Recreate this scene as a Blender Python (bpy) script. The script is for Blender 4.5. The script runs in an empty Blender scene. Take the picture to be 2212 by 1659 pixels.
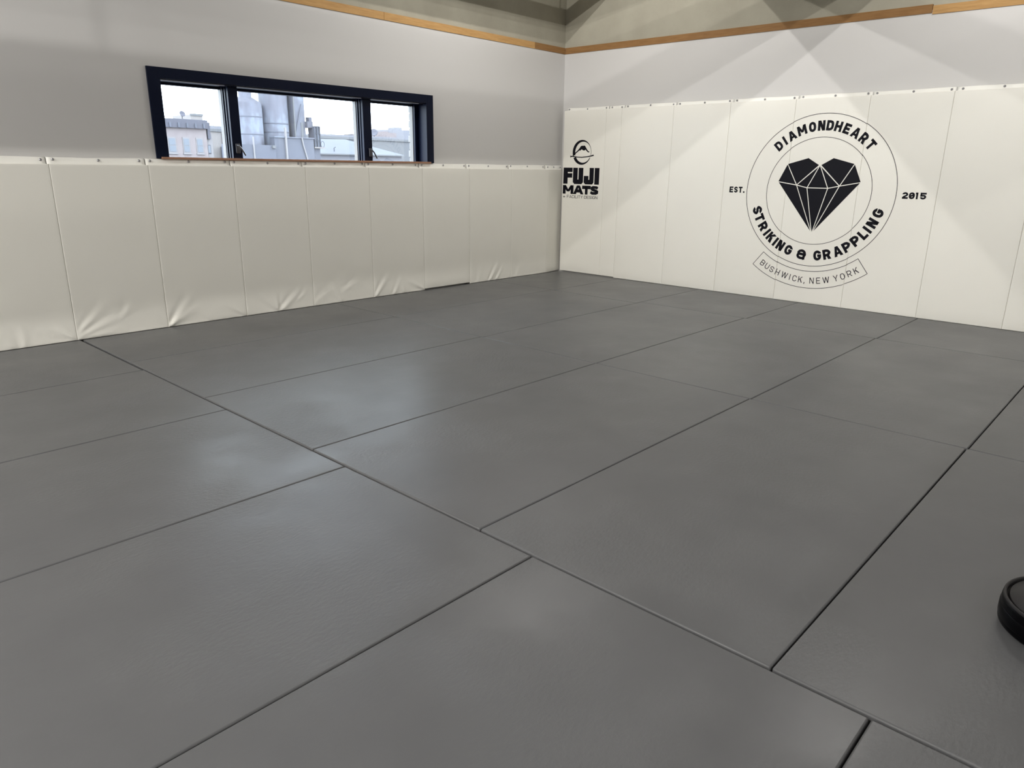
import bpy, bmesh, math, random
from mathutils import Matrix, Vector, Euler
random.seed(7)
S = bpy.context.scene
C = S.collection
PI = math.pi
# ------------------------------------------------------------------ camera
FPX, W = 1557.5, 2212
cam_d = bpy.data.cameras.new('camera'); cam = bpy.data.objects.new('camera', cam_d); C.objects.link(cam)
cam_d.sensor_fit = 'HORIZONTAL'; cam_d.sensor_width = 36.0; cam_d.lens = 36.0 * FPX / W
cam_d.clip_start = 0.05; cam_d.clip_end = 600
yaw, pit, rol = math.radians(-47.333), math.radians(73.270), math.radians(0.765)
cam.matrix_world = Matrix.Translation((-6.609, -5.362, 1.155)) @ Matrix.Rotation(yaw, 4, 'Z') @ Matrix.Rotation(pit, 4, 'X') @ Matrix.Rotation(rol, 4, 'Z')
S.camera = cam
# ------------------------------------------------------------------ overcast sky, exposure
world = bpy.data.worlds.new('overcast_sky'); S.world = world; world.use_nodes = True
bg = world.node_tree.nodes['Background']; bg.inputs['Color'].default_value = (0.80, 0.90, 1.0, 1); bg.inputs['Strength'].default_value = 15.0
vs = S.view_settings
vs.view_transform = 'Standard'; vs.look = 'None'; vs.gamma = 1.0; vs.use_curve_mapping = False; vs.exposure = -0.17
LAMP_W = 88.0           # per bulb
LAMP_COL = (1.0, 0.975, 0.94)

# ------------------------------------------------------------------ materials
def mat(name, col, rough=0.5, metal=0.0, spec=0.5):
    m = bpy.data.materials.new(name); m.use_nodes = True
    p = m.node_tree.nodes['Principled BSDF']
    p.inputs['Base Color'].default_value = (*col, 1); p.inputs['Roughness'].default_value = rough
    p.inputs['Metallic'].default_value = metal; p.inputs['Specular IOR Level'].default_value = spec
    return m
def nd(m, t, **kw):
    n = m.node_tree.nodes.new(t)
    for k, v in kw.items(): setattr(n, k, v)
    return n
def lk(m, a, b): m.node_tree.links.new(a, b)
def noise(m, scale, detail=3, rough=0.55, vec=None, stretch=None):
    if m.name == 'mat_vinyl': v = nd(m, 'ShaderNodeNewGeometry').outputs['Position']      # so that no two mats wear alike
    else: v = nd(m, 'ShaderNodeTexCoord').outputs['Object']
    if stretch:
        mp = nd(m, 'ShaderNodeMapping'); mp.inputs['Scale'].default_value = stretch; lk(m, v, mp.inputs['Vector']); v = mp.outputs['Vector']
    n = nd(m, 'ShaderNodeTexNoise'); n.inputs['Scale'].default_value = scale; n.inputs['Detail'].default_value = detail
    n.inputs['Roughness'].default_value = rough; lk(m, v, n.inputs['Vector']); return n
def ramp(m, src, stops):
    r = nd(m, 'ShaderNodeValToRGB'); e = r.color_ramp.elements
    while len(e) < len(stops): e.new(0.5)
    for i, (p, c) in enumerate(stops):
        e[i].position = p; e[i].color = (*c, 1) if len(c) == 3 else c
    lk(m, src, r.inputs['Fac']); return r
def add_col(m, scale, c1, c2, lo=0.35, hi=0.65, stretch=None, detail=4):
    n = noise(m, scale, detail, stretch=stretch); r = ramp(m, n.outputs['Fac'], [(lo, c1), (hi, c2)])
    lk(m, r.outputs['Color'], m.node_tree.nodes['Principled BSDF'].inputs['Base Color'])
def add_bump(m, layers):
    p = m.node_tree.nodes['Principled BSDF']; prev = None
    for scale, dist, detail, stretch in layers:
        n = noise(m, scale, detail, stretch=stretch); b = nd(m, 'ShaderNodeBump'); b.inputs['Strength'].default_value = 1.0
        b.inputs['Distance'].default_value = dist; lk(m, n.outputs['Fac'], b.inputs['Height'])
        if prev: lk(m, prev.outputs['Normal'], b.inputs['Normal'])
        prev = b
    lk(m, prev.outputs['Normal'], p.inputs['Normal'])
def add_rough(m, scale, lo, hi, detail=4, stretch=None):
    n = noise(m, scale, detail, stretch=stretch); mr = nd(m, 'ShaderNodeMapRange')
    mr.inputs['From Min'].default_value = 0.3; mr.inputs['From Max'].default_value = 0.7
    mr.inputs['To Min'].default_value = lo; mr.inputs['To Max'].default_value = hi
    lk(m, n.outputs['Fac'], mr.inputs['Value']); lk(m, mr.outputs['Result'], m.node_tree.nodes['Principled BSDF'].inputs['Roughness'])

M = {}
M['mat'] = mat('mat_vinyl', (0.13, 0.13, 0.13), 0.42, spec=.20)
add_col(M['mat'], 3.0, (0.109, 0.1105, 0.114), (0.119, 0.1205, 0.124)); add_rough(M['mat'], 1.7, 0.30, 0.40, detail=6)
add_bump(M['mat'], [(420, 0.00003, 2, None), (7, 0.0004, 3, (1, 2.2, 1))])
# creased, worn patches in the vinyl: fine wrinkles only where a broad mask is high
def wrinkle_patches(m):
    p = m.node_tree.nodes['Principled BSDF']; old = p.inputs['Normal'].links[0].from_socket
    fine = noise(m, 46, 7, .62, stretch=(1, 1.9, 1)); mask = noise(m, 1.5, 2); mr = nd(m, 'ShaderNodeMapRange')
    for k, v in (('From Min', .46), ('From Max', .62), ('To Min', .08), ('To Max', 1.0)): mr.inputs[k].default_value = v
    lk(m, mask.outputs['Fac'], mr.inputs['Value'])
    mu = nd(m, 'ShaderNodeMath', operation='MULTIPLY'); lk(m, fine.outputs['Fac'], mu.inputs[0]); lk(m, mr.outputs['Result'], mu.inputs[1])
    b = nd(m, 'ShaderNodeBump'); b.inputs['Strength'].default_value = 1.0; b.inputs['Distance'].default_value = .0028
    lk(m, mu.outputs[0], b.inputs['Height']); lk(m, old, b.inputs['Normal']); lk(m, b.outputs['Normal'], p.inputs['Normal'])
wrinkle_patches(M['mat'])
M['pad'] = mat('pad_vinyl', (0.86, 0.835, 0.765), 0.48)
add_col(M['pad'], 1.3, (0.85, 0.832, 0.765), (0.87, 0.852, 0.785)); add_bump(M['pad'], [(600, 0.00002, 2, None), (7, 0.0008, 3, None)])
M['flange'] = mat('flange_vinyl', (0.88, 0.87, 0.82), 0.45)
M['wall'] = mat('white_board', (0.625, 0.614, 0.602), 0.55)
add_bump(M['wall'], [(120, 0.00015, 3, None)])
M['concrete'] = mat('painted_concrete', (0.36, 0.34, 0.275), 0.85, spec=.2)
add_col(M['concrete'], 2.4, (0.33, 0.31, 0.25), (0.395, 0.375, 0.305), 0.3, 0.7, detail=6)
add_bump(M['concrete'], [(5, 0.006, 6, None), (60, 0.0012, 4, None)])
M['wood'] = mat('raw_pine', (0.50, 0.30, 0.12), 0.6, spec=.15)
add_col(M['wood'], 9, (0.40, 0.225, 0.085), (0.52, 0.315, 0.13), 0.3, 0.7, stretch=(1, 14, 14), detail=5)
M['wood2'] = mat('raw_pine_shaded', (0.26, 0.14, 0.055), 0.6, spec=.15)  # darker copy of the pine, shade on these boards put into the colour
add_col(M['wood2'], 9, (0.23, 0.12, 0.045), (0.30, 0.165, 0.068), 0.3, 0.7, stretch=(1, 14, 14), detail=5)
for k_ in ('wood', 'wood2'):
    M[k_ + '_y'] = M[k_].copy(); M[k_ + '_y'].name = M[k_].name + '_across'
    for n_ in M[k_ + '_y'].node_tree.nodes:
        if n_.type == 'MAPPING': n_.inputs['Scale'].default_value = (14, 1, 14)
M['sill'] = mat('sill_wood', (0.33, 0.17, 0.10), 0.6)
M['navy'] = mat('navy_paint', (0.003, 0.006, 0.020), 0.4, spec=.12)
M['cream'] = mat('cream_vinyl', (0.13, 0.122, 0.115), 0.5)
M['glint_strip'] = mat('grey_glint', (0.35, 0.36, 0.42), 0.4)
M['steel'] = mat('screw_steel', (0.36, 0.36, 0.38), 0.35, 0.8)
M['dark_metal'] = mat('dark_metal', (0.10, 0.10, 0.11), 0.35, 0.6)
M['ink'] = mat('black_vinyl_print', (0.005, 0.005, 0.009), 0.5, spec=.12)
M['line'] = mat('thin_print', (0.04, 0.034, 0.042), 0.5, spec=.12)
M['black'] = mat('black_plastic', (0.0015, 0.0015, 0.002), 0.3, spec=.06)
M['black2'] = mat('charcoal_plastic', (0.018, 0.017, 0.018), 0.4, spec=.15)
M['slab'] = mat('subfloor', (0.03, 0.03, 0.03), 0.9)
M['backwall'] = mat('painted_wall', (0.45, 0.45, 0.44), 0.7)
M['ceil'] = mat('ceiling_concrete', (0.20, 0.19, 0.165), 0.9)
M['rail'] = mat('grey_steel_rail', (0.25, 0.25, 0.25), 0.6)
M['white_metal'] = mat('white_metal', (0.8, 0.8, 0.78), 0.5)
g = bpy.data.materials.new('window_glass'); g.use_nodes = True; nt = g.node_tree; nt.nodes.clear()
o_ = nt.nodes.new('ShaderNodeOutputMaterial'); mx = nt.nodes.new('ShaderNodeMixShader'); tr = nt.nodes.new('ShaderNodeBsdfTransparent'); gl = nt.nodes.new('ShaderNodeBsdfGlossy')
tr.inputs['Color'].default_value = (0.95, 0.965, 0.97, 1); gl.inputs['Roughness'].default_value = 0.02; mx.inputs['Fac'].default_value = 0.05
nt.links.new(tr.outputs[0], mx.inputs[1]); nt.links.new(gl.outputs[0], mx.inputs[2]); nt.links.new(mx.outputs[0], o_.inputs[0])
M['glass'] = g

# ------------------------------------------------------------------ mesh helpers
def obj(name, bm, m, parent=None, smooth=False, recalc=True):
    if isinstance(bm, bpy.types.Mesh): me = bm
    else:
        if recalc: bmesh.ops.recalc_face_normals(bm, faces=bm.faces)
        me = bpy.data.meshes.new(name); bm.to_mesh(me); bm.free()
        me.materials.append(M[m])
        if smooth:
            for f in me.polygons: f.use_smooth = True
    o = bpy.data.objects.new(name, me); C.objects.link(o)
    if parent: o.parent = parent
    return o
def tag(o, label, cat, group=None):
    o['label'] = label; o['category'] = cat
    if group: o['group'] = group
    return o
def thing(name, label, cat, loc=(0, 0, 0), rotz=0.0, group=None):
    o = bpy.data.objects.new(name, None); C.objects.link(o); o.empty_display_size = 0.1
    o.location = loc; o.rotation_euler = (0, 0, rotz); return tag(o, label, cat, group)
def struct(name, bm, m, label=None, parent=None):
    o = obj(name, bm, m, parent)
    if not parent: o['kind'] = 'structure'
    if label: o['label'] = label
    return o
def bx(bm, x0, x1, y0, y1, z0, z1, bevel=0.0, seg=2):
    t = bmesh.new() if bevel else bm
    v = [t.verts.new((x, y, z)) for x in (x0, x1) for y in (y0, y1) for z in (z0, z1)]
    for f in ((0, 1, 3, 2), (4, 6, 7, 5), (0, 4, 5, 1), (2, 3, 7, 6), (0, 2, 6, 4), (1, 5, 7, 3)): t.faces.new([v[i] for i in f])
    if bevel:
        bmesh.ops.bevel(t, geom=list(t.edges), offset=bevel, segments=seg, affect='EDGES', profile=0.5)
        merge(bm, t)
    return bm
def merge(bm, t):
    me = bpy.data.meshes.new('tmp'); t.to_mesh(me); t.free(); bm.from_mesh(me); bpy.data.meshes.remove(me)
def box(*a, **k): return bx(bmesh.new(), *a, **k)
def lathe(prof, n=32, cx=0, cy=0, bm=None, caps=True):
    bm = bm or bmesh.new(); rings = []
    for r, z in prof:
        if r < 1e-6: rings.append([bm.verts.new((cx, cy, z))])
        else: rings.append([bm.verts.new((cx + r * math.cos(2 * PI * i / n), cy + r * math.sin(2 * PI * i / n), z)) for i in range(n)])
    for a, b in zip(rings, rings[1:]):
        for i in range(n):
            j = (i + 1) % n
            if len(a) == 1 and len(b) == 1: continue
            if len(a) == 1: bm.faces.new((a[0], b[i], b[j]))
            elif len(b) == 1: bm.faces.new((a[i], a[j], b[0]))
            else: bm.faces.new((a[i], a[j], b[j], b[i]))
    if caps:
        for rg in (rings[0], rings[-1]):
            if len(rg) > 1: bm.faces.new(rg)
    return bm
def tube(bm, pts, r, n=8):
    prev = None
    for k, p in enumerate(pts):
        p = Vector(p); d = (Vector(pts[min(k + 1, len(pts) - 1)]) - Vector(pts[max(k - 1, 0)])).normalized()
        a = d.orthogonal().normalized(); b = d.cross(a)
        if prev is not None:
            a = (prev - d * prev.dot(d)).normalized(); b = d.cross(a)
        prev = a
        ring = [bm.verts.new(p + r * (math.cos(2 * PI * i / n) * a + math.sin(2 * PI * i / n) * b)) for i in range(n)]
        if k: 
            for i in range(n): bm.faces.new((last[i], last[(i + 1) % n], ring[(i + 1) % n], ring[i]))
        else: bm.faces.new(ring[::-1])
        last = ring
    bm.faces.new(last); return bm
def prism(bm, pts, y0, y1, warp=None):          # 2D polygon (h, v) -> slab between depth y0 and y1
    q = [(h, v + (warp(h) if warp else 0)) for h, v in pts]
    f = [bm.verts.new((h, y1, v)) for h, v in q]; b = [bm.verts.new((h, y0, v)) for h, v in q]
    bm.faces.new(f); bm.faces.new(b[::-1]); n = len(q)
    for i in range(n): bm.faces.new((f[i], b[i], b[(i + 1) % n], f[(i + 1) % n]))

# ------------------------------------------------------------------ room shell
WX = WY = 0.06              # wall planes; pad faces lie at 0
XN, YN = -16.0, -9.2
CZ = 3.6
TZ0, TZ1 = 2.342, 2.403     # wooden strip
wx0, wx1, wz0, wz1 = -4.360, -1.941, 1.178, 1.709      # window opening
struct('floor', box(XN, WX, YN, WY, -0.20, -0.042), 'slab', 'dark subfloor under the mats')
struct('ceiling', box(XN, WX + .3, YN, WY + .3, CZ, CZ + .2), 'ceil', 'pale concrete ceiling above the mats')
b = bmesh.new()
for a in ((XN, wx0, WY, .30, -.2, TZ1 - .01), (wx1, .30, WY, .30, -.2, TZ1 - .01), (wx0, wx1, WY, .30, -.2, wz0), (wx0, wx1, WY, .30, wz1, TZ1 - .01)): bx(b, *a)
wl = struct('wall_left', b, 'wall', 'white board wall with the strip window')
obj('concrete_band', box(XN, .32, WY + .015, .30, TZ1 - .01, CZ), 'concrete', wl)['label'] = 'bare grey-beige concrete above the wooden strip'
wr = struct('wall_right', box(WX, .30, YN, WY, -.2, TZ0 + .01), 'wall', 'white board wall behind the logo pads')
obj('concrete_band', box(WX + .015, .30, YN, WY + .015, TZ0 + .01, CZ), 'concrete', wr)['label'] = 'bare scuffed concrete above the wooden strip'
struct('wall_back', box(XN - .2, XN, YN, .30, -.2, CZ), 'backwall', 'plain pale wall opposite the logo wall')
struct('wall_front', box(XN - .2, .30, YN - .2, YN, -.2, CZ), 'backwall', 'plain pale wall opposite the window wall')
# scuffs on concrete of wall_right
# wooden strips, each board a piece
def strip(name, label, boards, along_x):
    root = bpy.data.objects.new(name, None); C.objects.link(root); root['kind'] = 'structure'; root['label'] = label
    for (a0, a1, dz0, dz1, m) in boards:
        bm = bmesh.new()
        if along_x: vs_ = [(a, y, z) for a, dz in ((a0, dz0), (a1, dz1)) for y in (WY - .008, WY + .014) for z in (TZ0 + dz, TZ1 + dz)]
        else: vs_ = [(x, a, z) for a, dz in ((a0, dz0), (a1, dz1)) for x in (WX - .008, WX + .014) for z in (TZ0 + dz, TZ1 + dz)]
        v = [bm.verts.new(p) for p in vs_]
        for f in ((0, 1, 3, 2), (4, 6, 7, 5), (0, 4, 5, 1), (2, 3, 7, 6), (0, 2, 6, 4), (1, 5, 7, 3)): bm.faces.new([v[i] for i in f])
        obj('board', bm, m, root)
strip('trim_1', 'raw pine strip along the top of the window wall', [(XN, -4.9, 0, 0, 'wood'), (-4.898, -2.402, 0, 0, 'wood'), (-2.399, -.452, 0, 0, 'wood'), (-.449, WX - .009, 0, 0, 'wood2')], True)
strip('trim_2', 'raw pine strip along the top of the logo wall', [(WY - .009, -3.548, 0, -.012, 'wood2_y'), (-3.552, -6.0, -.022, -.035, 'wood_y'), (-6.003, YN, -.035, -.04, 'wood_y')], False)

# ------------------------------------------------------------------ ceiling rails and lights
RAILS = [(-.55, .04, 2.90, .14), (-1.89, .04, 2.90, .205), (-3.65, .04, 2.90, .20), (-4.99, .04, 2.90, .20), (-6.71, .04, 2.90, .20), (-8.05, .04, 2.90, .20)]
for k, (y0, w_, z0, hh) in enumerate(RAILS):
    t = bpy.data.objects.new('trim_%d' % (k + 3), None); C.objects.link(t); t['kind'] = 'structure'; t['label'] = 'grey steel ceiling rail running to the logo wall'
    obj('rail', box(XN + .01, WX - .001, y0, y0 + w_, z0, z0 + hh), 'rail', t)
    for x in (-.9, -3.3, -5.7, -8.1, -10.5, -12.9): obj('hanger_rod', tube(bmesh.new(), [(x, y0 + w_ / 2, z0 + hh), (x, y0 + w_ / 2, CZ)], .003), 'rail', t)
ROWS = [(-1.09, -1.456, (.48, 0, 1.25, 1.8, 1.8)), (-4.17, -4.51, (.58, 0, 2.3, 1.3, 1.3)), (-7.23, -7.57, (.2, .1, .6, .4, .4))]   # y of the two bulbs, output along the row
LX = (-1.7, -5.2, -8.6, -11.4, -14.2)  # fixtures deep in the room are unseen, added to throw fill light
for ya, yb, wts in ROWS:
    for x, s in zip(LX, wts):
        if not s: continue
        yc = (ya + yb) / 2
        f = thing('ceiling_light', 'white twin-bulb ceiling light hung between steel rails', 'light', (x, yc, 3.33), 0, 'twin-bulb ceiling lights')
        obj('housing', box(-.06, .06, -.28, .28, .03, .08, bevel=.008), 'white_metal', f)
        for sx in (-.03, .03): obj('hanger_rod', tube(bmesh.new(), [(sx, 0, .08), (sx, 0, CZ - 3.33)], .005), 'rail', f)
        for yy in (ya, yb):
            obj('socket', lathe([(.018, .008), (.026, .012), (.026, .032)], 12, 0, yy - yc), 'white_metal', f)
            l = bpy.data.lights.new('bulb', 'POINT'); l.energy = LAMP_W * s; l.color = LAMP_COL; l.shadow_soft_size = .007
            lo = bpy.data.objects.new('bulb', l); C.objects.link(lo); lo.parent = f; lo.location = (0, yy - yc, -.04)

# ------------------------------------------------------------------ window
win = bpy.data.objects.new('window_1', None); C.objects.link(win); win['kind'] = 'structure'; win['label'] = 'navy framed strip window of three panes'
def casing(x0, x1, z0, z1): return obj('casing', box(x0, x1, .044, .0602, z0, z1, bevel=.002), 'navy', win)
casing(-4.430, -4.360, 1.183, 1.781); casing(-1.941, -1.874, 1.183, 1.781); casing(-4.3602, -1.9408, 1.709, 1.781)
def wpart(name, m, *a, **k): return obj(name, box(*a, **k), m, win)
wpart('jamb', 'navy', -4.360, -4.345, .045, .24, 1.19, 1.709); wpart('jamb', 'navy', -1.956, -1.941, .045, .165, 1.19, 1.709); wpart('head', 'navy', -4.345, -1.941, .062, .24, 1.700, 1.709)
# outer frame, mullions with stepped sides, light glazing strips, panes
wpart('frame_stile', 'navy', -1.999, -1.941, .165, .24, 1.19, 1.70); wpart('frame_stile', 'navy', -4.345, -4.31, .20, .24, 1.19, 1.70)
for x0, x1 in ((-3.838, -3.762), (-2.628, -2.542)):
    mu = wpart('mullion', 'navy', x0, x1, .10, .24, 1.19, 1.70, bevel=.003)
    for k, (d0, d1) in enumerate(((.135, .15), (.165, .18))):
        obj('sash_step', box(x0 - .006 - .004 * k, x0, d0, d1, 1.19, 1.70), 'navy', mu)
bays = ((-4.31, -3.848), (-3.762, -2.638), (-2.542, -2.003))
for k, (x0, x1) in enumerate(bays):
    s_ = obj('sash', box(x0, x1, .185, .235, 1.684, 1.70), 'navy', win)
    obj('bottom_rail', box(x0, x1, .185, .235, 1.16, 1.185), 'navy', s_)
    obj('glazing_strip', box(x1 - .0005, x1 + .012, .19, .235, 1.19, 1.686), 'cream', s_)
    obj('glint_strip', box(x0 - (.03 if k == 0 else .02), x1 - .03, .0615, .068, 1.698, 1.7035), 'glint_strip', s_)  # light reflected off the head's underside, painted as a pale strip
    obj('pane', box(x0 - .005, x1 + .005, .214, .218, 1.175, 1.69), 'glass', win)
obj('sill', box(-4.40, -1.915, .036, .24, 1.178, 1.1935, bevel=.002), 'sill', win)['label'] = 'brown wooden sill edge'
for x0, side in ((-3.80, 1), (-2.566, 1)):
    h = obj('handle', box(x0 - .018, x0 + .018, .088, .10, 1.23, 1.30, bevel=.004), 'dark_metal', win)
    obj('lever', tube(bmesh.new(), [(x0 - .008, .085, 1.288), (x0 - .006, .066, 1.285), (x0 + .012, .060, 1.262), (x0 + .038, .058, 1.215)], .006, 8), 'dark_metal', h)
# brick reveal outside
for k in range(8):
    dx = (0.006, -0.004)[k % 2] + random.uniform(-.003, .003)
    obj('brick', box(-1.874 + dx, -1.78, .31, .41, 1.17 + k * .068, 1.17 + k * .068 + .06, bevel=.003), 'cream', wl)

# ------------------------------------------------------------------ wall pads
SCREW = None
def screw(parent, x, y, z):
    global SCREW
    if SCREW is None:
        bm = lathe([(.0085, 0), (.0085, .0015), (.0055, .002), (.005, .004), (.003, .0052), (0, .0056)], 14)
        bmesh.ops.rotate(bm, verts=bm.verts, matrix=Matrix.Rotation(PI / 2, 3, 'X'))
        o = obj('screw', bm, 'steel', parent, True); SCREW = o.data
    else: o = obj('screw', SCREW, None, parent)
    o.location = (x, y, z)
def samples(L, n, r):
    e = [0, r * .15, r * .5, r]; mid = [r + (L - 2 * r) * i / n for i in range(1, n)]
    return e + mid + [L - q for q in e[::-1]]
def rnd_edge(e, r): return r - math.sqrt(max(0, r * r - (r - e) ** 2)) if e < r else 0.0
def make_pad(w, h, seed, ridges, puff, top, label, loc, rotz, group, face=None, raise_=0.0, screws=3):
    """w wide, h high cushion; local x along the wall, -y into the room, face at local y=0, wall at +0.06"""
    t = thing('wall_pad', label, 'wall pad', loc, rotz, group)
    rs = random.Random(seed); r = .004; fine = bool(ridges) or puff > .001
    us = samples(w - .001, 64 if fine else 12, r); vs_ = samples(h - raise_, 110 if fine else 20, r)
    ph = [rs.uniform(0, 6.28) for _ in range(6)]
    def disp(u, v):
        d = 0.0
        for (u0, v0, ang, ln, wd, am) in ridges:
            ca, sa = math.cos(ang), math.sin(ang); a = (u - u0) * ca + (v - v0) * sa; p = -(u - u0) * sa + (v - v0) * ca
            if -.08 < a < ln:
                fall = (1 - max(a, 0) / ln) ** 1.2 * min(1, (a + .08) / .08); q = p / (wd * (1 + 1.5 * max(a, 0) / ln))
                d += am * fall * (math.exp(-q * q) - .7 * math.exp(-(q - 1.6) ** 2))
        low = max(0, 1 - v / .55)
        d += puff * low * (math.sin(7 * u + 9 * v + ph[0]) * .5 + math.sin(15 * u - 11 * v + ph[1]) * .3 + math.sin(4 * u + 21 * v + ph[2]) * .4)
        edge = min(u, w - u, v * 1.5, (h - v)); return d * min(1, edge / .03) if edge > 0 else 0
    bm = bmesh.new(); grid = []
    for v in vs_:
        row = []
        for u in us:
            e = max(rnd_edge(min(u, w - .001 - u), r), rnd_edge(min(v, h - raise_ - v), r))
            y = e - disp(u, v)
            if face: y += face(u / w, v / h)
            row.append(bm.verts.new((u - w / 2 + .0005, y, v + raise_)))
        grid.append(row)
    nv, nu = len(vs_), len(us)
    for i in range(nv - 1):
        for j in range(nu - 1): bm.faces.new((grid[i][j], grid[i][j + 1], grid[i + 1][j + 1], grid[i + 1][j]))
    border = grid[0] + [grid[i][-1] for i in range(1, nv)] + grid[-1][-2::-1] + [grid[i][0] for i in range(nv - 2, 0, -1)]
    bb = [bm.verts.new((q.co.x, .0595, q.co.z)) for q in border]; n = len(border)
    for i in range(n): bm.faces.new((border[i], bb[i], bb[(i + 1) % n], border[(i + 1) % n]))
    bm.faces.new(bb)
    obj('cushion', bm, 'pad', t, True)
    # nailing flange, slightly wavy
    bm = bmesh.new(); N = 24; rows = []
    prof = ((h - .012, .046), (h + .002, .047), (h + .010, .053), (top - .004, .0545), (top, .0575))
    for i in range(N + 1):
        u = -w / 2 + .003 + (w - .006) * i / N; wv = .0022 * math.sin(i / N * 6.28 * 2.0 + ph[3]) + .001 * math.sin(i * 1.9 + ph[4])
        rows.append([bm.verts.new((u, min(y + wv * (1 if 0 < k < 4 else 0), .0585), z + (.0018 * math.sin(i / N * 5 + ph[5]) if k > 2 else 0))) for k, (z, y) in enumerate(prof)])
    for a, c in zip(rows, rows[1:]):
        for k in range(len(prof) - 1): bm.faces.new((a[k], c[k], c[k + 1], a[k + 1]))
    fl = obj('flange', bm, 'flange', t, True); so = fl.modifiers.new('thick', 'SOLIDIFY'); so.thickness = .0012; so.offset = -1
    zs = top - .016
    for q in ([-w / 2 + .035, 0, w / 2 - .035] if w > .3 else [-w / 2 + .03, w / 2 - .03]) if screws == 3 else [-w / 2 + .04, 0, w / 2 - .03]:
        screw(t, q + rs.uniform(-.006, .006), .0505, zs + rs.uniform(-.003, .003))
    return t
R_ = math.radians
ORD = ['first', 'second', 'third', 'fourth', 'fifth', 'sixth', 'seventh', 'eighth', 'ninth', 'tenth', 'eleventh']
HL, HR = 1.138, 1.756
lx = [0.0, -.239, -.836, -1.448, -2.058, -2.664, -3.291, -3.900, -4.514, -5.118, -5.728, -6.338]
def corner_ridges(rs, w, n):
    out = []
    for k in range(n):
        c = rs.random()
        if c < .4: out.append((.02, .015, R_(rs.uniform(20, 65)), rs.uniform(.14, .34), rs.uniform(.009, .018), rs.uniform(.003, .007)))
        elif c < .7: out.append((w - .02, .015, R_(rs.uniform(115, 160)), rs.uniform(.14, .3), rs.uniform(.009, .018), rs.uniform(.003, .006)))
        else: out.append((rs.uniform(.2, .45) * w + .1, .0, R_(rs.uniform(40, 140)), rs.uniform(.1, .25), rs.uniform(.012, .02), rs.uniform(.003, .006)))
    return out
under = {3: ' under the end of the window nearest the corner', 4: '', 5: ' under the middle pane', 6: ' under the middle pane', 7: ' under the pane farthest from the corner'}
for k in range(len(lx) - 1):
    x1, x0 = lx[k], lx[k + 1]; w_ = x1 - x0; rs = random.Random(100 + k)
    rid = corner_ridges(rs, w_, 8) if k not in (0, 3, 1) else []
    if k == 1: rid = [(.1, .02, R_(60), .2, .02, .002)]
    if k == 2: rid = [(.28, .0, R_(52), .26, .012, .008), (.38, .0, R_(50), .2, .010, .007), (.12, .02, R_(70), .2, .02, .003)]
    if k == 5: rid = [(.02, .03, R_(30), .3, .02, .003), (.35, .12, R_(20), .2, .02, .004)] + rid[:1]
    if k == 6: rid = [(.29, -.005, R_(38), .30, .014, .009), (.29, -.005, R_(135), .32, .014, .009), (.29, .05, R_(88), .12, .01, -.005), (.5, .1, R_(40), .12, .015, .003)]
    if k == 8: rid = [(.02, .02, R_(20), .36, .015, .007), (.02, .05, R_(42), .3, .014, .006), (.05, .0, R_(8), .3, .014, .006), (.33, .15, R_(45), .12, .02, .003)]
    if k == 0: x1 = .055; w_ = x1 - x0      # tucks in behind the end of the logo wall pads
    lab = ('narrow slanted white wall pad filling the corner beside the window wall' if k == 0 else
           'low white vinyl wall pad on the window wall, %s from the corner' % ORD[k])
    make_pad(w_, HL, 300 + k, rid, .0025 if k not in (0, 3) else .0006, 1.180, lab, ((x0 + x1) / 2, 0, 0), 0, 'low white wall pads below the window',
             face=(lambda u, v: .050 * u) if k == 0 else None, raise_=.012 if k == 3 else 0.0, screws=2 if k == 0 else 3)
ry = [-.004, -.572, -.768, -1.381, -1.981, -2.594, -3.209, -3.815, -4.425, -5.035, -5.645]
for k in range(len(ry) - 1):
    y1, y0 = ry[k], ry[k + 1]; w_ = y1 - y0; rs = random.Random(500 + k)
    rid = []
    if k == 5: rid = [(.2, .0, R_(60), .12, .012, .003), (.3, .0, R_(35), .12, .012, .003)]
    if k == 6: rid = [(.42, .0, R_(45), .14, .012, .003)]
    lab = {0: 'tall white wall pad in the corner printed with mountain emblem and block letters', 1: 'narrow tall white wall pad, one third the width of its neighbours'}.get(
        k, 'tall white wall pad on the logo wall, %s from the corner' % ORD[k])
    make_pad(w_, HR, 700 + k, rid, .0, 1.788, lab, (0, (y0 + y1) / 2, 0), -PI / 2, 'tall white wall pads on the logo wall', raise_=.008 if k < 2 else 0.0)

# ------------------------------------------------------------------ floor mats (1 m x 2 m)
def mat_obj(x0, x1, y0, y1, label, dz=0.0):
    bm = bmesh.new(); r = .005
    bx(bm, x0, x1, y0, y1, -.04, 0, bevel=r, seg=2)
    for v in bm.verts: v.co.z += dz
    o = obj('floor_mat', bm, 'mat')
    cx, cy = (x0 + x1) / 2, (y0 + y1) / 2
    for v in o.data.vertices: v.co.x -= cx; v.co.y -= cy
    o.location = (cx, cy, 0)
    for p in o.data.polygons: p.use_smooth = p.area < .02
    tag(o, label, 'floor mat', 'grey floor mats'); return o
cols = [  # x0, x1, y seams from the window wall
    ('the column along the logo wall', -1.062, .0, [-.004, -.86, -1.822, -2.838, -3.838, -4.832, -5.84, -6.85], -.012),
    ('second column off the logo wall', -3.083, -1.065, [-.004, -.83, -1.824, -2.818, -3.830, -4.834, -5.84, -6.85], 0),
    ('third column off the logo wall', -5.088, -3.086, [-.004, -.83, -1.812, -2.817, -3.824, -4.828, -5.84, -6.85], 0),
    ('fourth column off the logo wall', -7.10, -5.0985, [-.004, -1.058, -2.066, -3.066, -4.064, -5.060, -6.06, -7.06], 0),
    ('fifth column off the logo wall', -9.11, -7.103, [-.004, -.83, -1.82, -2.82, -3.83, -4.83, -5.84, -6.85], 0)]
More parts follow.
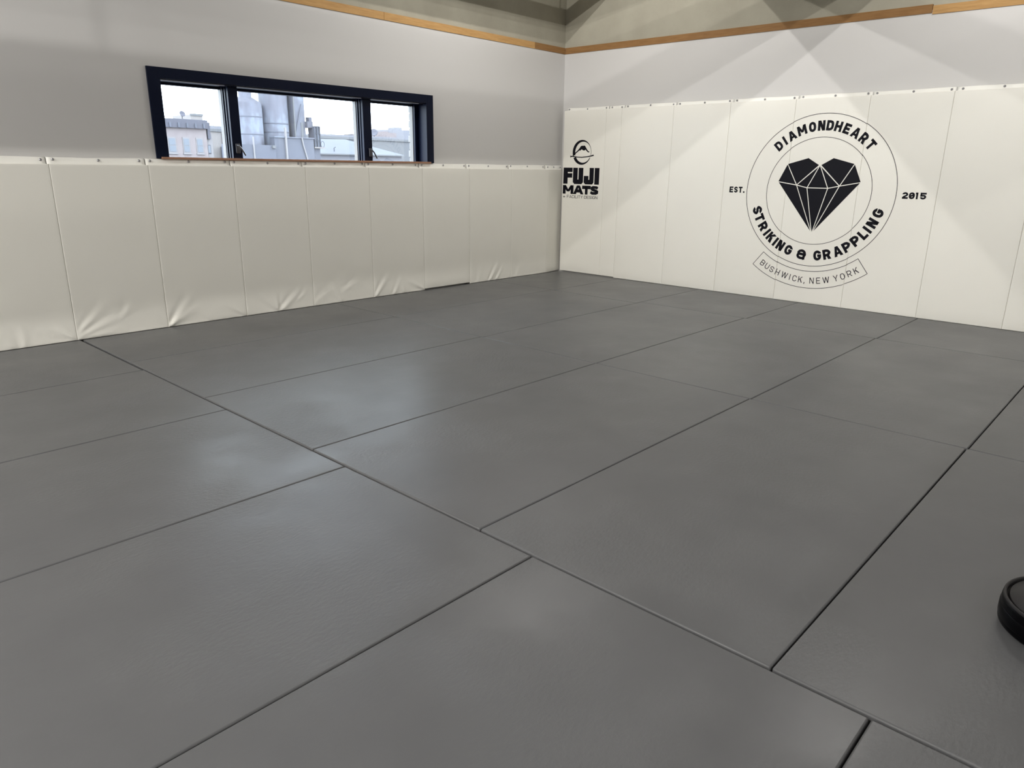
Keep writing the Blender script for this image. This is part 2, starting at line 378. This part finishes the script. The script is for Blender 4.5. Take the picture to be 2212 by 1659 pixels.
for ci, (cn, x0, x1, ys, endgap) in enumerate(cols):
    for k in range(len(ys) - 1):
        gp = .0016 if k < 2 else .0022
        xx0, xx1 = x0, x1 + endgap * (1 if k < 2 else .3)
        if ci == 0 and k < 2: xx0 -= .07
        if ci == 1 and k < 2: xx1 -= .07
        if ci == 3 and k == 0: xx1 -= .006
        mat_obj(xx0, xx1, ys[k + 1] + gp, ys[k] - gp, 'grey vinyl floor mat, %s from the window wall, in %s' % (ORD[k], cn if ci else 'the column touching logo wall'))

# ------------------------------------------------------------------ printed lettering (strokes on a unit-height grid)
def offset_strip(pts, t, closed):
    P = [Vector(p) for p in pts]; n = len(P); out = []
    for i in range(n):
        if closed: a, c = P[(i - 1) % n], P[(i + 1) % n]; d0 = (P[i] - a).normalized(); d1 = (c - P[i]).normalized()
        else:
            d1 = (P[i + 1] - P[i]).normalized() if i < n - 1 else (P[i] - P[i - 1]).normalized()
            d0 = (P[i] - P[i - 1]).normalized() if i > 0 else d1
        n0 = Vector((-d0.y, d0.x)); n1 = Vector((-d1.y, d1.x)); m_ = (n0 + n1); m_ = m_.normalized() if m_.length > 1e-6 else n0
        k = min(1 / max(m_.dot(n0), .35), 2.2); out.append((P[i] + m_ * k * t / 2, P[i] - m_ * k * t / 2))
    quads = []
    for i in range(n if closed else n - 1):
        a, c = out[i], out[(i + 1) % n]; quads.append([a[0], a[1], c[1], c[0]])
    return quads
def soften(pts, closed):                        # round the chamfered bends, keep square corners square
    n = len(pts); out = []
    for i in range(n):
        if not closed and i in (0, n - 1): out.append(pts[i]); continue
        a, p, c = Vector(pts[i - 1]), Vector(pts[i]), Vector(pts[(i + 1) % n]); d0, d1 = p - a, c - p
        if d0.length < 1e-6 or d1.length < 1e-6 or d0.angle(d1) > 1.2 or d0.angle(d1) < .2: out.append(pts[i]); continue
        k0, k1 = min(.3 * d0.length, .12), min(.3 * d1.length, .12)
        out += [tuple(p - d0.normalized() * k0), tuple(p + d1.normalized() * k1)]
    return out
def glyph(ch, w, t):
    L, R, B, T = t / 2, w - t / 2, t / 2, 1 - t / 2; c = min(.16, (w - t) * .32); h = t * 1.06
    st, po = [], []
    vl = [(L, 0), (L, 1)]; vr = [(R, 0), (R, 1)]
    if ch == 'I': st = [([(w / 2, 0), (w / 2, 1)], 0)]
    elif ch == 'D': st = [([(L, B), (R - c, B), (R, B + c), (R, T - c), (R - c, T), (L, T)], 1)]
    elif ch in 'O0':
        st = [([(L + c, B), (R - c, B), (R, B + c), (R, T - c), (R - c, T), (L + c, T), (L, T - c), (L, B + c)], 1)]
        if ch == '0': st.append(([(L, .34), (R, .66)], 0))
    elif ch == 'A':
        po = [[(0, 0), (h, 0), (w / 2 + t * .30, 1), (w / 2 - t * .55, 1)], [(w - h, 0), (w, 0), (w / 2 + t * .55, 1), (w / 2 - t * .30, 1)], [(w * .2, .2), (w * .8, .2), (w * .72, .2 + t * .85), (w * .28, .2 + t * .85)]]
    elif ch == 'M':
        st = [(vl, 0), (vr, 0)]; po = [[(0, 1), (h, 1), (w / 2 + t * .45, .28), (w / 2 - t * .45, .28)], [(w - h, 1), (w, 1), (w / 2 + t * .45, .28), (w / 2 - t * .45, .28)]]
    elif ch == 'N': st = [(vl, 0), (vr, 0)]; po = [[(0, 1), (h * 1.1, 1), (w, 0), (w - h * 1.1, 0)]]
    elif ch == 'H': st = [(vl, 0), (vr, 0), ([(L, .5), (R, .5)], 0)]
    elif ch == 'E': st = [(vl, 0), ([(0, T), (w, T)], 0), ([(0, .5), (w * .9, .5)], 0), ([(0, B), (w, B)], 0)]
    elif ch == 'F': st = [(vl, 0), ([(0, T), (w, T)], 0), ([(0, .48), (w * .88, .48)], 0)]
    elif ch == 'L': st = [(vl, 0), ([(0, B), (w, B)], 0)]
    elif ch == 'T': st = [([(0, T), (w, T)], 0), ([(w / 2, 0), (w / 2, 1)], 0)]
    elif ch in 'RP':
        y = .40 + t * .1; st = [(vl, 0), ([(L, T), (R - c, T), (R, T - c), (R, y + c), (R - c, y), (L, y)], 0)]
        if ch == 'R': po = [[(w - h * 1.15, 0), (w, 0), (w * .42 + h, y), (w * .42, y)]]
    elif ch == 'B': st = [(vl, 0), ([(L, T), (R - c, T), (R, T - c), (R, .52 + c * .8), (R - c * .8, .52), (L, .52)], 0), ([(R - c * .8, .52), (R, .52 - c * .8), (R, B + c), (R - c, B), (L, B)], 0)]
    elif ch == 'K': st = [(vl, 0)]; po = [[(t * .9, .36), (w, 1), (w - h * 1.25, 1), (t * .9, .36 + t * 1.2)], [(w - h * 1.25, 0), (w, 0), (w * .36 + h * 1.0, .62), (w * .36, .50)]]
    elif ch == 'S': st = [([(R, .70), (R, T - c), (R - c, T), (L + c, T), (L, T - c), (L, .5 + c), (L + c, .5), (R - c, .5), (R, .5 - c), (R, B + c), (R - c, B), (L + c, B), (L, B + c), (L, .30)], 0)]
    elif ch == 'G': st = [([(R, .70), (R, T - c), (R - c, T), (L + c, T), (L, T - c), (L, B + c), (L + c, B), (R - c, B), (R, B + c), (R, .48), (w * .5, .48)], 0)]
    elif ch == 'C': st = [([(R, .70), (R, T - c), (R - c, T), (L + c, T), (L, T - c), (L, B + c), (L + c, B), (R - c, B), (R, B + c), (R, .30)], 0)]
    elif ch == 'U': st = [([(L, 1), (L, B + c), (L + c, B), (R - c, B), (R, B + c), (R, 1)], 0)]
    elif ch == 'W':
        for a, b_ in ((0, .27), (.5, .27), (.5, .73), (1, .73)):
            xt, xb = a * w, b_ * w; xt = min(max(xt, h / 2), w - h / 2); po.append([(xt - h / 2, 1), (xt + h / 2, 1), (xb + h / 2, 0), (xb - h / 2, 0)])
    elif ch == 'Y': po = [[(0, 1), (h * 1.1, 1), (w / 2 + t / 2, .42), (w / 2 - t / 2, .42)], [(w - h * 1.1, 1), (w, 1), (w / 2 + t / 2, .42), (w / 2 - t / 2, .42)]]; st = [([(w / 2, 0), (w / 2, .44)], 0)]
    elif ch == '&':
        a, b_ = L + .03, R - .05
        st = [([(b_, .66), (b_, T - c), (b_ - c, T), (a + c, T), (a, T - c), (a, .62), (a + .05, .53)], 0), ([(a + .02, .53), (w, .53)], 0),
              ([(a + .05, .53), (L, .42), (L, B + c), (L + c, B), (b_ - c * .6, B), (b_, B + c * .6), (b_, .53)], 0), ([(b_ - .06, .2), (b_ + t * .1, 0)], 0)]
    elif ch == ',': st = [([(w * .6, .16), (w * .3, -.14)], 0)]
    elif ch == '.': po = [[(0, 0), (t * 1.1, 0), (t * 1.1, t * 1.1), (0, t * 1.1)]]
    elif ch == '+': st = [([(w / 2, .1), (w / 2, .9)], 0), ([(0, .5), (w, .5)], 0)]
    elif ch == '2': st = [([(L, .68), (L, T - c), (L + c, T), (R - c, T), (R, T - c), (R, .62), (R - .12, .5), (L + .02, .24), (L + .02, B), (w, B)], 0)]
    elif ch == '1': st = [([(0, T), (w * .62, T)], 0), ([(w * .62 - t / 2, 0), (w * .62 - t / 2, 1)], 0)]
    elif ch == '5': st = [([(w, T), (L, T), (L, .53), (R - c, .57), (R, .57 - c), (R, B + c), (R - c, B), (L + c, B), (L, B + c * .8), (L, .3)], 0)]
    polys = [[tuple(p) for p in q] for s_, cl in st for q in offset_strip(soften(s_, cl), t, cl)] + po
    return polys
FY0, FY1 = .001, -.0012
def put(parent, polys, fn, m='ink', name='letter', warp=None):
    bm = bmesh.new()
    for q in polys: prism(bm, [fn(*p) for p in q], FY0, FY1, warp)
    return obj(name, bm, m, parent)
LCY, LCZ = -2.872, .980
logo = thing('wall_logo', 'black printed round logo with faceted heart and circular lettering across the tall pads', 'logo', (0, LCY, LCZ), -PI / 2)
def warp(h):
    y = LCY - h
    return 0.0 if y > -2.594 else (.004 if y > -3.209 else .008)
def ring(r0, r1, n=360):
    return [[(r * math.cos(a), r * math.sin(a)) for r, a in ((r0, a0), (r1, a0), (r1, a1), (r0, a1))] for a0, a1 in ((2 * PI * i / n, 2 * PI * (i + 1) / n) for i in range(n))]
ident = lambda x, y: (x, y)
put(logo, ring(.6440, .6484), ident, 'line', 'outer_ring', warp)
put(logo, ring(.4520, .4560), ident, 'line', 'inner_ring', warp)
# banner outline
a0, a1, q = R_(-127.2), R_(-52.2), []
for rr in (.694, .845):
    n = 110
    for i in range(n):
        s0, s1 = a0 + (a1 - a0) * i / n, a0 + (a1 - a0) * (i + 1) / n
        q.append([(r * math.cos(s), r * math.sin(s)) for r, s in ((rr - .0022, s0), (rr + .0022, s0), (rr + .0022, s1), (rr - .0022, s1))])
for s in (a0, a1): q += offset_strip([(.694 * math.cos(s), .694 * math.sin(s)), (.845 * math.cos(s), .845 * math.sin(s))], .0045, False)
put(logo, [[tuple(p) for p in k] for k in q], ident, 'line', 'banner_outline', warp)
# faceted heart
def inset(poly, d):
    P = [Vector(p) for p in poly]; n = len(P); ar = sum(P[i].x * P[(i + 1) % n].y - P[(i + 1) % n].x * P[i].y for i in range(n))
    if ar < 0: P = P[::-1]
    out = []
    for i in range(n):
        a, p, c = P[i - 1], P[i], P[(i + 1) % n]; d0, d1 = (p - a).normalized(), (c - p).normalized()
        n0, n1 = Vector((-d0.y, d0.x)), Vector((-d1.y, d1.x)); m_ = (n0 + n1).normalized(); out.append(tuple(p + m_ * min(d / max(m_.dot(n0), .12), .05)))
    return out
A_, B_, C_, D_, AP, G1, G2, TP = (.360, .082), (.289, .237), (.107, .285), (.004, .224), (0, .224), (.186, .052), (.090, .031), (0, -.362)
mir = lambda p: (-p[0], p[1])
half = [[A_, B_, G1], [B_, C_, D_, G1], [AP, G1, G2], [A_, G1, TP], [G1, G2, TP]]
fac = half + [[mir(p) for p in f] for f in half] + [[AP, G2, mir(G2)], [G2, mir(G2), TP]]
for f in fac: put(logo, [inset(f, .0038)], ident, 'ink', 'facet', warp)
def arc_text(parent, chars, angs, rbase, ht, t, widths, top, m):
    for ch, a in zip(chars, angs):
        w_ = widths.get(ch, widths['*']); pol = glyph(ch, w_ / ht, t / ht); a = R_(a)
        if top: e, u = (math.sin(a), -math.cos(a)), (math.cos(a), math.sin(a))
        else: e, u = (-math.sin(a), math.cos(a)), (-math.cos(a), -math.sin(a))
        def fn(x, y): 
            hx, vy = (x * ht - w_ / 2), y * ht
            bx_, by_ = rbase * math.cos(a), rbase * math.sin(a)
            return (bx_ + e[0] * hx + u[0] * vy, by_ + e[1] * hx + u[1] * vy)
        put(parent, pol, fn, m, 'letter', warp)
arc_text(logo, 'DIAMONDHEART', [134.8, 127.9, 120.5, 110.8, 101.3, 93.2, 85.6, 78.2, 70.3, 61.6, 53.0, 44.2], .507, .083, .0205, {'*': .061, 'I': .022, 'M': .078, 'A': .070, 'E': .055, 'T': .060, 'R': .060}, True, 'ink')
arc_text(logo, 'STRIKING&GRAPPLING', [-161.2, -153.6, -144.6, -137.6, -131.4, -125.2, -118.9, -109.9, -96.8, -82.0, -73.4, -63.6, -54.9, -46.3, -38.3, -33.0, -26.3, -17.0], .597, .088, .0225,
         {'*': .068, 'I': .024, 'T': .064, 'L': .056, 'A': .076, '&': .084, 'N': .066}, False, 'ink')
arc_text(logo, 'BUSHWICK,NEWYORK', [-122.4, -118.5, -114.5, -110.0, -104.7, -100.7, -97.4, -93.4, -90.6, -85.8, -81.5, -76.5, -70.2, -65.8, -61.4, -57.0], .803, .054, .0062,
         {'*': .038, 'I': .008, 'W': .058, ',': .014, 'E': .034, 'Y': .042}, False, 'line')
def line_text(parent, s, x, z, ht, t, widths, gap, m, wp=None):
    for ch in s:
        if ch == ' ': x += widths.get(' ', .02); continue
        w_ = widths.get(ch, widths['*']); put(parent, glyph(ch, w_ / ht, t / ht), lambda a, b, x=x: (x + a * ht, z + b * ht), m, 'letter', wp); x += w_ + gap
line_text(logo, 'EST.', -.822, -.027, .054, .0125, {'*': .037, '.': .014}, .009, 'ink')
line_text(logo, '2015', .692, -.030, .052, .0135, {'*': .044, '1': .028}, .006, 'ink')

# emblem print in the corner: crescent, mountain, stroke and block letters
emb = thing('corner_emblem', 'small black printed mountain emblem over heavy block lettering on the corner pad', 'logo', (0, 0, .83), -PI / 2)
cp = lambda x, y: (.268 + (x - 577) / 217 * .128, 1.321 + (430 - y) / 300 * .130 - .83)
def crescent(a0, a1, n=60):
    q = []
    for i in range(n):
        s0, s1 = a0 + (a1 - a0) * i / n, a0 + (a1 - a0) * (i + 1) / n
        def pt(s, k):
            if k: return (577 + 217 * math.cos(s), 430 - 300 * math.sin(s))
            return (577 + 27 + 184 * math.cos(s), 430 - 4 - 254 * math.sin(s))
        q.append([cp(*pt(s0, 0)), cp(*pt(s0, 1)), cp(*pt(s1, 1)), cp(*pt(s1, 0))])
    return q
put(emb, crescent(R_(-14), R_(196)), ident, 'ink', 'ring'); put(emb, crescent(R_(207), R_(333)), ident, 'ink', 'ring')
def strip_poly(up, lo): return [[cp(*up[i]), cp(*up[i + 1]), cp(*lo[i + 1]), cp(*lo[i])] for i in range(len(up) - 1)]
put(emb, strip_poly([(355, 518), (420, 438), (480, 380), (520, 328), (545, 285), (570, 268), (590, 272), (612, 268), (640, 268), (660, 300), (690, 355), (720, 398), (752, 415)],
                    [(372, 526), (432, 460), (486, 408), (522, 380), (538, 388), (558, 362), (576, 356), (600, 380), (634, 385), (660, 362), (682, 394), (715, 425), (742, 434)]), ident, 'ink', 'mountain')
put(emb, strip_poly([(303, 508), (332, 514), (370, 514), (480, 534), (580, 538), (700, 524), (790, 503), (846, 484)], [(312, 562), (334, 538), (372, 540), (480, 556), (580, 561), (700, 548), (800, 528), (856, 514)]), ident, 'ink', 'stroke')
def poly_letter(polys): put(emb, polys, lambda x, z: (x, z - .83), 'ink', 'letter')
zb, zt = .985, 1.159
poly_letter([[(.019, zb), (.080, zb), (.080, zt), (.019, zt)], [(.08, 1.113), (.146, 1.113), (.146, zt), (.08, zt)], [(.08, 1.052), (.144, 1.052), (.144, 1.099), (.08, 1.099)]])
poly_letter([[(.156, 1.005), (.176, zb), (.220, zb), (.220, zt), (.156, zt)], [(.234, zb), (.276, zb), (.297, 1.005), (.297, zt), (.234, zt)], [(.22, zb), (.234, zb), (.234, 1.034), (.22, 1.034)]])
poly_letter([[(.308, 1.005), (.328, zb), (.370, zb), (.370, 1.074), (.308, 1.074)], [(.384, zb), (.424, zb), (.442, 1.005), (.442, zt), (.384, zt)], [(.37, zb), (.384, zb), (.384, 1.034), (.37, 1.034)]])
poly_letter([[(.454, zb), (.516, zb), (.516, zt), (.454, zt)]])
for ch, x0, w_, t_ in (('M', .017, .152, .040), ('A', .165, .145, .038), ('T', .290, .118, .036)):
    ht = .094
    put(emb, glyph(ch, w_ / ht, t_ / ht), lambda a, b, x0=x0, ht=ht: (x0 + a * ht, .876 - .83 + b * ht), 'ink', 'letter')
put(emb, [[tuple(p) for p in q] for q in offset_strip([(.503, .9435), (.488, .9535), (.440, .955), (.424, .948), (.424, .936), (.440, .9275), (.480, .919), (.497, .910), (.496, .899), (.480, .892), (.430, .892), (.408, .9035)], .029, False)], lambda x, z: (x, z - .83), 'ink', 'letter')
line_text(emb, '+', .022, .000, .026, .005, {'*': .032}, 0, 'ink')
line_text(emb, 'FACILITY DESIGN', .078, .0015, .031, .0042, {'*': .0295, 'I': .006, ' ': .014, 'T': .028, 'L': .026}, .0058, 'line')

# ------------------------------------------------------------------ robot vacuum at the right edge
rv = thing('robot_vacuum', 'low round black robot vacuum with raised rim resting on a grey mat', 'robot vacuum', (-4.439, -5.347, 0))
obj('body', lathe([(.135, .008), (.158, .011), (.165, .017), (.166, .024), (.1655, .070), (.1645, .080), (.1625, .0835), (.155, .080), (0, .078)], 72, caps=False), 'black', rv, True)
obj('rim', lathe([(.1628, .0830), (.1632, .0870), (.1618, .0895), (.1590, .0900), (.1560, .0890), (.1545, .0850), (.1540, .0800)], 72, caps=False), 'black2', rv, True)
obj('top_plate', lathe([(.1490, .0795), (.1490, .0850), (.1475, .0865), (0, .0875)], 72, caps=False), 'black2', rv, True)
bmp = obj('bumper', lathe([(.1660, .030), (.1672, .032), (.1672, .060), (.1658, .062)], 72, caps=False), 'black', rv, True)
for sx in (-.1, .1):
    w_ = lathe([(.022, -.01), (.022, .01)], 20); bmesh.ops.rotate(w_, verts=w_.verts, matrix=Matrix.Rotation(PI / 2, 3, 'Y'))
    bmesh.ops.translate(w_, verts=w_.verts, vec=(sx, 0, .0225)); obj('wheel', w_, 'black2', rv)

# ------------------------------------------------------------------ outside: town seen through the window
GZ = -9.0
E_ = {}
def em(name, col, rough=.9, c2=None, scale=.8, stretch=None):
    M[name] = mat(name, col, rough)
    if c2: add_col(M[name], scale, col, c2, .38, .62, stretch=stretch, detail=5)
em('street', (0.072, 0.072, 0.076)); em('pale_brick', (0.116, 0.098, 0.100), c2=(0.126, 0.109, 0.110), scale=1.5)
em('cornice', (0.046, 0.046, 0.059)); em('far_glass', (0.048, 0.058, 0.076), .3); em('trim_pale', (0.120, 0.114, 0.118))
em('silo', (0.070, 0.078, 0.098), .8); em('silo_b', (0.051, 0.054, 0.070), .8, (0.043, 0.046, 0.061), .7)
em('white_roof', (0.068, 0.069, 0.074)); em('slate', (0.032, 0.036, 0.048), c2=(0.037, 0.042, 0.054), scale=.3); em('far_brick', (0.100, 0.083, 0.085)); em('far_pale', (0.094, 0.094, 0.107)); em('dark_iron', (0.029, 0.032, 0.043)); em('cream_ext', (0.120, 0.110, 0.107))
# silos: weathered paint, rust-grey patches high up and streaks running down
m_ = M['silo']; p_ = m_.node_tree.nodes['Principled BSDF']
n1 = noise(m_, .55, 5, .6, stretch=(1, 1, .55)); r1 = ramp(m_, n1.outputs['Fac'], [(.44, (0.078, 0.088, 0.110)), (.50, (0.061, 0.064, 0.082)), (.60, (0.048, 0.048, 0.062))])
n2 = noise(m_, 3.2, 4, .6, stretch=(1, 1, .10)); r2 = ramp(m_, n2.outputs['Fac'], [(.35, (.82, .82, .84)), (.55, (1, 1, 1)), (.75, (1.12, 1.12, 1.12))])
mm_ = nd(m_, 'ShaderNodeMix', data_type='RGBA', blend_type='MULTIPLY'); mm_.inputs['Factor'].default_value = 1.0
lk(m_, r1.outputs['Color'], mm_.inputs['A']); lk(m_, r2.outputs['Color'], mm_.inputs['B']); lk(m_, mm_.outputs['Result'], p_.inputs['Base Color'])
gnd = struct('ground', box(-80, 220, 3, 260, GZ - .3, GZ), 'street', 'grey street level far below the window')
def building(name, label, m, x0, x1, y0, y1, z1):
    t = thing(name, label, 'building', ((x0 + x1) / 2, y0, GZ)); 
    def part(nm, mm, a0, a1, b0, b1, c0, c1, par=None):
        o = obj(nm, box(a0, a1, b0, b1, c0, c1), mm, par or t)
        if par is None: o.matrix_parent_inverse = Matrix.Translation(t.location).inverted()
        else: o.matrix_parent_inverse = par.matrix_parent_inverse.copy() if False else Matrix.Identity(4)
        return o
    part('walls', m, x0, x1, y0, y1, GZ, z1); return t, part
t, part = building('row_house', 'pinkish brick row house with dark cornice and three sash windows', 'pale_brick', 30.5, 40.72, 95, 107, 6.3)
part('cornice', 'cornice', 30.3, 40.85, 94.6, 95, 5.56, 6.66)
for k in range(9): part('bracket', 'silo_b', 31.2 + k * 1.12, 31.45 + k * 1.12, 94.45, 94.6, 5.6, 6.2)
for x0, x1 in ((33.6, 34.4), (35.55, 36.38), (37.5, 38.2), (39.3, 40.0)):
    f = part('window', 'trim_pale', x0 - .12, x1 + .12, 94.93, 95, 2.4, 4.4)
    for z0, z1 in ((2.55, 3.32), (3.40, 4.22)): part('pane', 'far_glass', x0, x1, 94.90, 94.935, z0, z1)
    part('lintel', 'trim_pale', x0 - .2, x1 + .2, 94.85, 95, 2.25, 2.4)
t, part = building('side_house', 'narrow pale house joined to the pinkish row house', 'trim_pale', 40.87, 41.6, 95.3, 106, 5.0); part('cornice_return', 'cornice', 40.88, 41.25, 94.9, 106, 4.3, 6.4)
f = part('window', 'cornice', 40.8, 41.26, 95.24, 95.3, 2.4, 3.55); part('pane', 'far_glass', 40.86, 41.2, 95.2, 95.245, 2.5, 3.45)
t, part = building('block_house', 'pale block behind the pinkish row house', 'cream_ext', 50.6, 52.6, 121, 128, 8.9); part('parapet', 'white_roof', 50.5, 52.7, 120.9, 121.1, 8.7, 9.05)
t, part = building('beige_house', 'beige house with shallow roof beyond the row house', 'cream_ext', 47.4, 52.0, 110, 118, 5.9); part('roof', 'white_roof', 47.2, 52.2, 109.8, 118.2, 5.9, 6.3)
part('chimney', 'far_brick', 50.2, 50.9, 109.85, 110.5, 3.7, 5.7); part('shed', 'cornice', 49.8, 51.6, 108.6, 109.8, GZ, 3.7); part('roof_box', 'far_pale', 48.7, 51.8, 112, 116, 6.3, 6.85)
d = thing('satellite_dish', 'small grey satellite dish on the row house roof', 'dish', (37.6, 94.8, 6.66)); obj('post', tube(bmesh.new(), [(0, 0, 0), (0, 0, .5)], .05), 'dark_iron', d)
bm = lathe([(0, 0), (.2, .03), (.38, .12)], 20, caps=False); bmesh.ops.rotate(bm, verts=bm.verts, matrix=Matrix.Rotation(R_(70), 3, 'X')); bmesh.ops.translate(bm, verts=bm.verts, vec=(0, -.05, .62)); o = obj('reflector', bm, 'cornice', d, True); o.modifiers.new('t', 'SOLIDIFY').thickness = .03
# silos
s1 = thing('silo', 'weathered pale blue silo with conical shoulder and narrow neck', 'silo', (30.05, 63.6, GZ))
obj('drum', lathe([(1.46, 0), (1.46, 15.72), (.60, 16.25), (.60, 22)], 40), 'silo', s1, True)
for z in (5.6, 9.2, 12.8, 14.4): obj('hoop', lathe([(1.46, z), (1.475, z + .02), (1.475, z + .1), (1.46, z + .12)], 40, caps=False), 'silo_b', s1)
s2 = thing('silo', 'tall weathered pale blue silo beside the flat shaft tower', 'silo', (32.95, 63.6, GZ)); obj('drum', lathe([(1.36, 0), (1.36, 22)], 40), 'silo', s2, True)
for z in (13.1, 13.9): obj('hoop', lathe([(1.36, z), (1.385, z + .02), (1.385, z + .12), (1.36, z + .14)], 40, caps=False), 'silo_b', s2)
t, part = building('shaft_tower', 'flat pale shaft tower joined to the silos', 'silo', 34.36, 35.66, 62.4, 66, 13)
part('conduit', 'white_roof', 34.37, 34.48, 62.25, 62.4, 2.0, 13); obj('brace', tube(bmesh.new(), [(34.5, 62.3, 4.2), (35.3, 62.3, 6.9)], .05), 'silo_b', t).matrix_parent_inverse = Matrix.Translation(t.location).inverted()
part('panel', 'white_roof', 35.15, 35.42, 62.36, 62.4, 3.75, 5.2)
t, part = building('boiler_house', 'lavender grey boiler house in front of the silos', 'silo_b', 31.45, 35.75, 61.2, 62.12, 3.62)
part('roof_cap', 'silo', 31.4, 35.8, 61.1, 62.15, 3.62, 3.72); part('pipe', 'trim_pale', 32.52, 32.68, 61.0, 61.2, GZ, 4.55)
obj('downpipe', tube(bmesh.new(), [(34.38, 61.1, 3.7), (34.5, 61.1, 3.0), (34.86, 61.1, 1.7), (34.95, 61.1, -3)], .07), 'trim_pale', t).matrix_parent_inverse = Matrix.Translation(t.location).inverted()
t, part = building('low_shed', 'low lavender shed at the foot of the silo with conical shoulder', 'silo_b', 26.5, 31.4, 61.0, 62.05, 2.88)
part('vent', 'white_roof', 31.0, 31.3, 60.8, 61.0, 2.6, 2.86); part('pipe', 'trim_pale', 29.05, 29.17, 60.9, 61.0, GZ, 3.6)
t, part = building('stair_tower', 'small iron stair tower with platform beside the silos', 'silo_b', 35.8, 36.9, 61.9, 63, 2.75)
part('platform', 'cream_ext', 36.1, 37.3, 61.6, 63, 2.75, 2.87)
for x in (36.22, 36.55, 36.88): part('post', 'dark_iron', x - .04, x + .04, 61.7, 61.8, 2.87, 4.88)
for z in (3.5, 4.2, 4.85): part('rung', 'dark_iron', 36.2, 36.92, 61.72, 61.78, z - .03, z + .03)
part('cabin', 'silo', 36.2, 36.9, 61.85, 62.8, 2.87, 4.85); part('hopper', 'cornice', 35.66, 36.3, 62, 62.9, 4.7, 5.3); part('motor', 'cornice', 35.95, 36.26, 62.1, 62.7, 5.3, 5.72)
for x in (36.5, 36.8, 37.1): part('rail_post', 'trim_pale', x - .015, x + .015, 61.8, 61.83, 4.85, 5.46)
part('rail_bar', 'trim_pale', 36.48, 37.12, 61.8, 61.83, 5.43, 5.47)
obj('ring_guard', tube(bmesh.new(), [(37.1 + .2 * math.cos(k * PI / 6), 61.7, 3.15 + .3 * math.sin(k * PI / 6)) for k in range(13)], .025), 'dark_iron', t).matrix_parent_inverse = Matrix.Translation(t.location).inverted()
# low hip-roofed hall
t, part = building('hip_roof_hall', 'low hall with slate blue hip roof', 'far_pale', 51.6, 66.0, 85, 97, 2.6)
bm = bmesh.new(); v = [bm.verts.new(p) for p in ((51.0, 84.5, 2.6), (66.6, 84.5, 2.6), (66.6, 97.5, 2.6), (51.0, 97.5, 2.6), (54.0, 91, 4.75), (60.2, 91, 4.85))]
for f in ((0, 1, 5, 4), (1, 2, 5), (2, 3, 4, 5), (3, 0, 4), (0, 3, 2, 1)): bm.faces.new([v[i] for i in f])
obj('roof', bm, 'slate', t).matrix_parent_inverse = Matrix.Translation(t.location).inverted(); part('gutter', 'white_roof', 51.0, 66.6, 84.4, 84.52, 2.5, 2.66)
obj('vent_pipe', tube(bmesh.new(), [(54.5, 85.6, 2.9), (54.5, 85.6, 3.45), (54.7, 85.5, 3.55)], .06), 'dark_iron', t).matrix_parent_inverse = Matrix.Translation(t.location).inverted()
t, part = building('white_warehouse', 'long white warehouse behind the slate-roofed hall', 'white_roof', 64.5, 90, 110, 125, 5.7); part('parapet', 'white_roof', 64.3, 90.2, 109.8, 110.1, 5.6, 6.0)
part('roof_vault', 'far_pale', 70, 89, 114, 122, 5.7, 6.5)
t, part = building('brick_block', 'distant pink brick block on the skyline', 'far_brick', 127.2, 132.7, 170, 180, 10.2); part('roof_step', 'far_brick', 128, 129.8, 170, 175, 10.2, 10.5)
t, part = building('grey_block', 'distant pale grey block with stepped roof', 'far_pale', 132.8, 142, 172, 182, 11.3); part('roof_step', 'far_pale', 134.4, 136.4, 172, 176, 11.3, 11.9)
t, part = building('small_hut', 'distant small rooftop hut on the skyline', 'far_brick', 117.3, 118.9, 170, 174, 9.25); part('roof', 'cornice', 117.2, 119, 169.9, 174, 9.25, 9.35)
t, part = building('gable_barn', 'distant pale gabled roof on the skyline', 'far_pale', 109.5, 115, 172, 180, 8.3)
bm = bmesh.new(); v = [bm.verts.new(p) for p in ((109.3, 171.8, 8.3), (115.2, 171.8, 8.3), (112, 171.8, 9.2), (109.3, 180, 8.3), (115.2, 180, 8.3), (112, 180, 9.2))]
for f in ((0, 1, 2), (3, 5, 4), (0, 2, 5, 3), (1, 4, 5, 2), (0, 3, 4, 1)): bm.faces.new([v[i] for i in f])
obj('gable_roof', bm, 'far_pale', t).matrix_parent_inverse = Matrix.Translation(t.location).inverted()
d = thing('satellite_dish', 'large tilted satellite dish on the white warehouse', 'dish', (85.0, 117.0, 6.5)); obj('post', tube(bmesh.new(), [(0, 0, 0), (0, 0, .6)], .09), 'dark_iron', d)
bm = lathe([(0, 0), (.4, .06), (.8, .26)], 24, caps=False); bmesh.ops.rotate(bm, verts=bm.verts, matrix=Matrix.Rotation(R_(50), 3, 'X') @ Matrix.Rotation(R_(-35), 3, 'Y')); bmesh.ops.translate(bm, verts=bm.verts, vec=(0, 0, .75)); o = obj('reflector', bm, 'cornice', d, True); o.modifiers.new('t', 'SOLIDIFY').thickness = .05
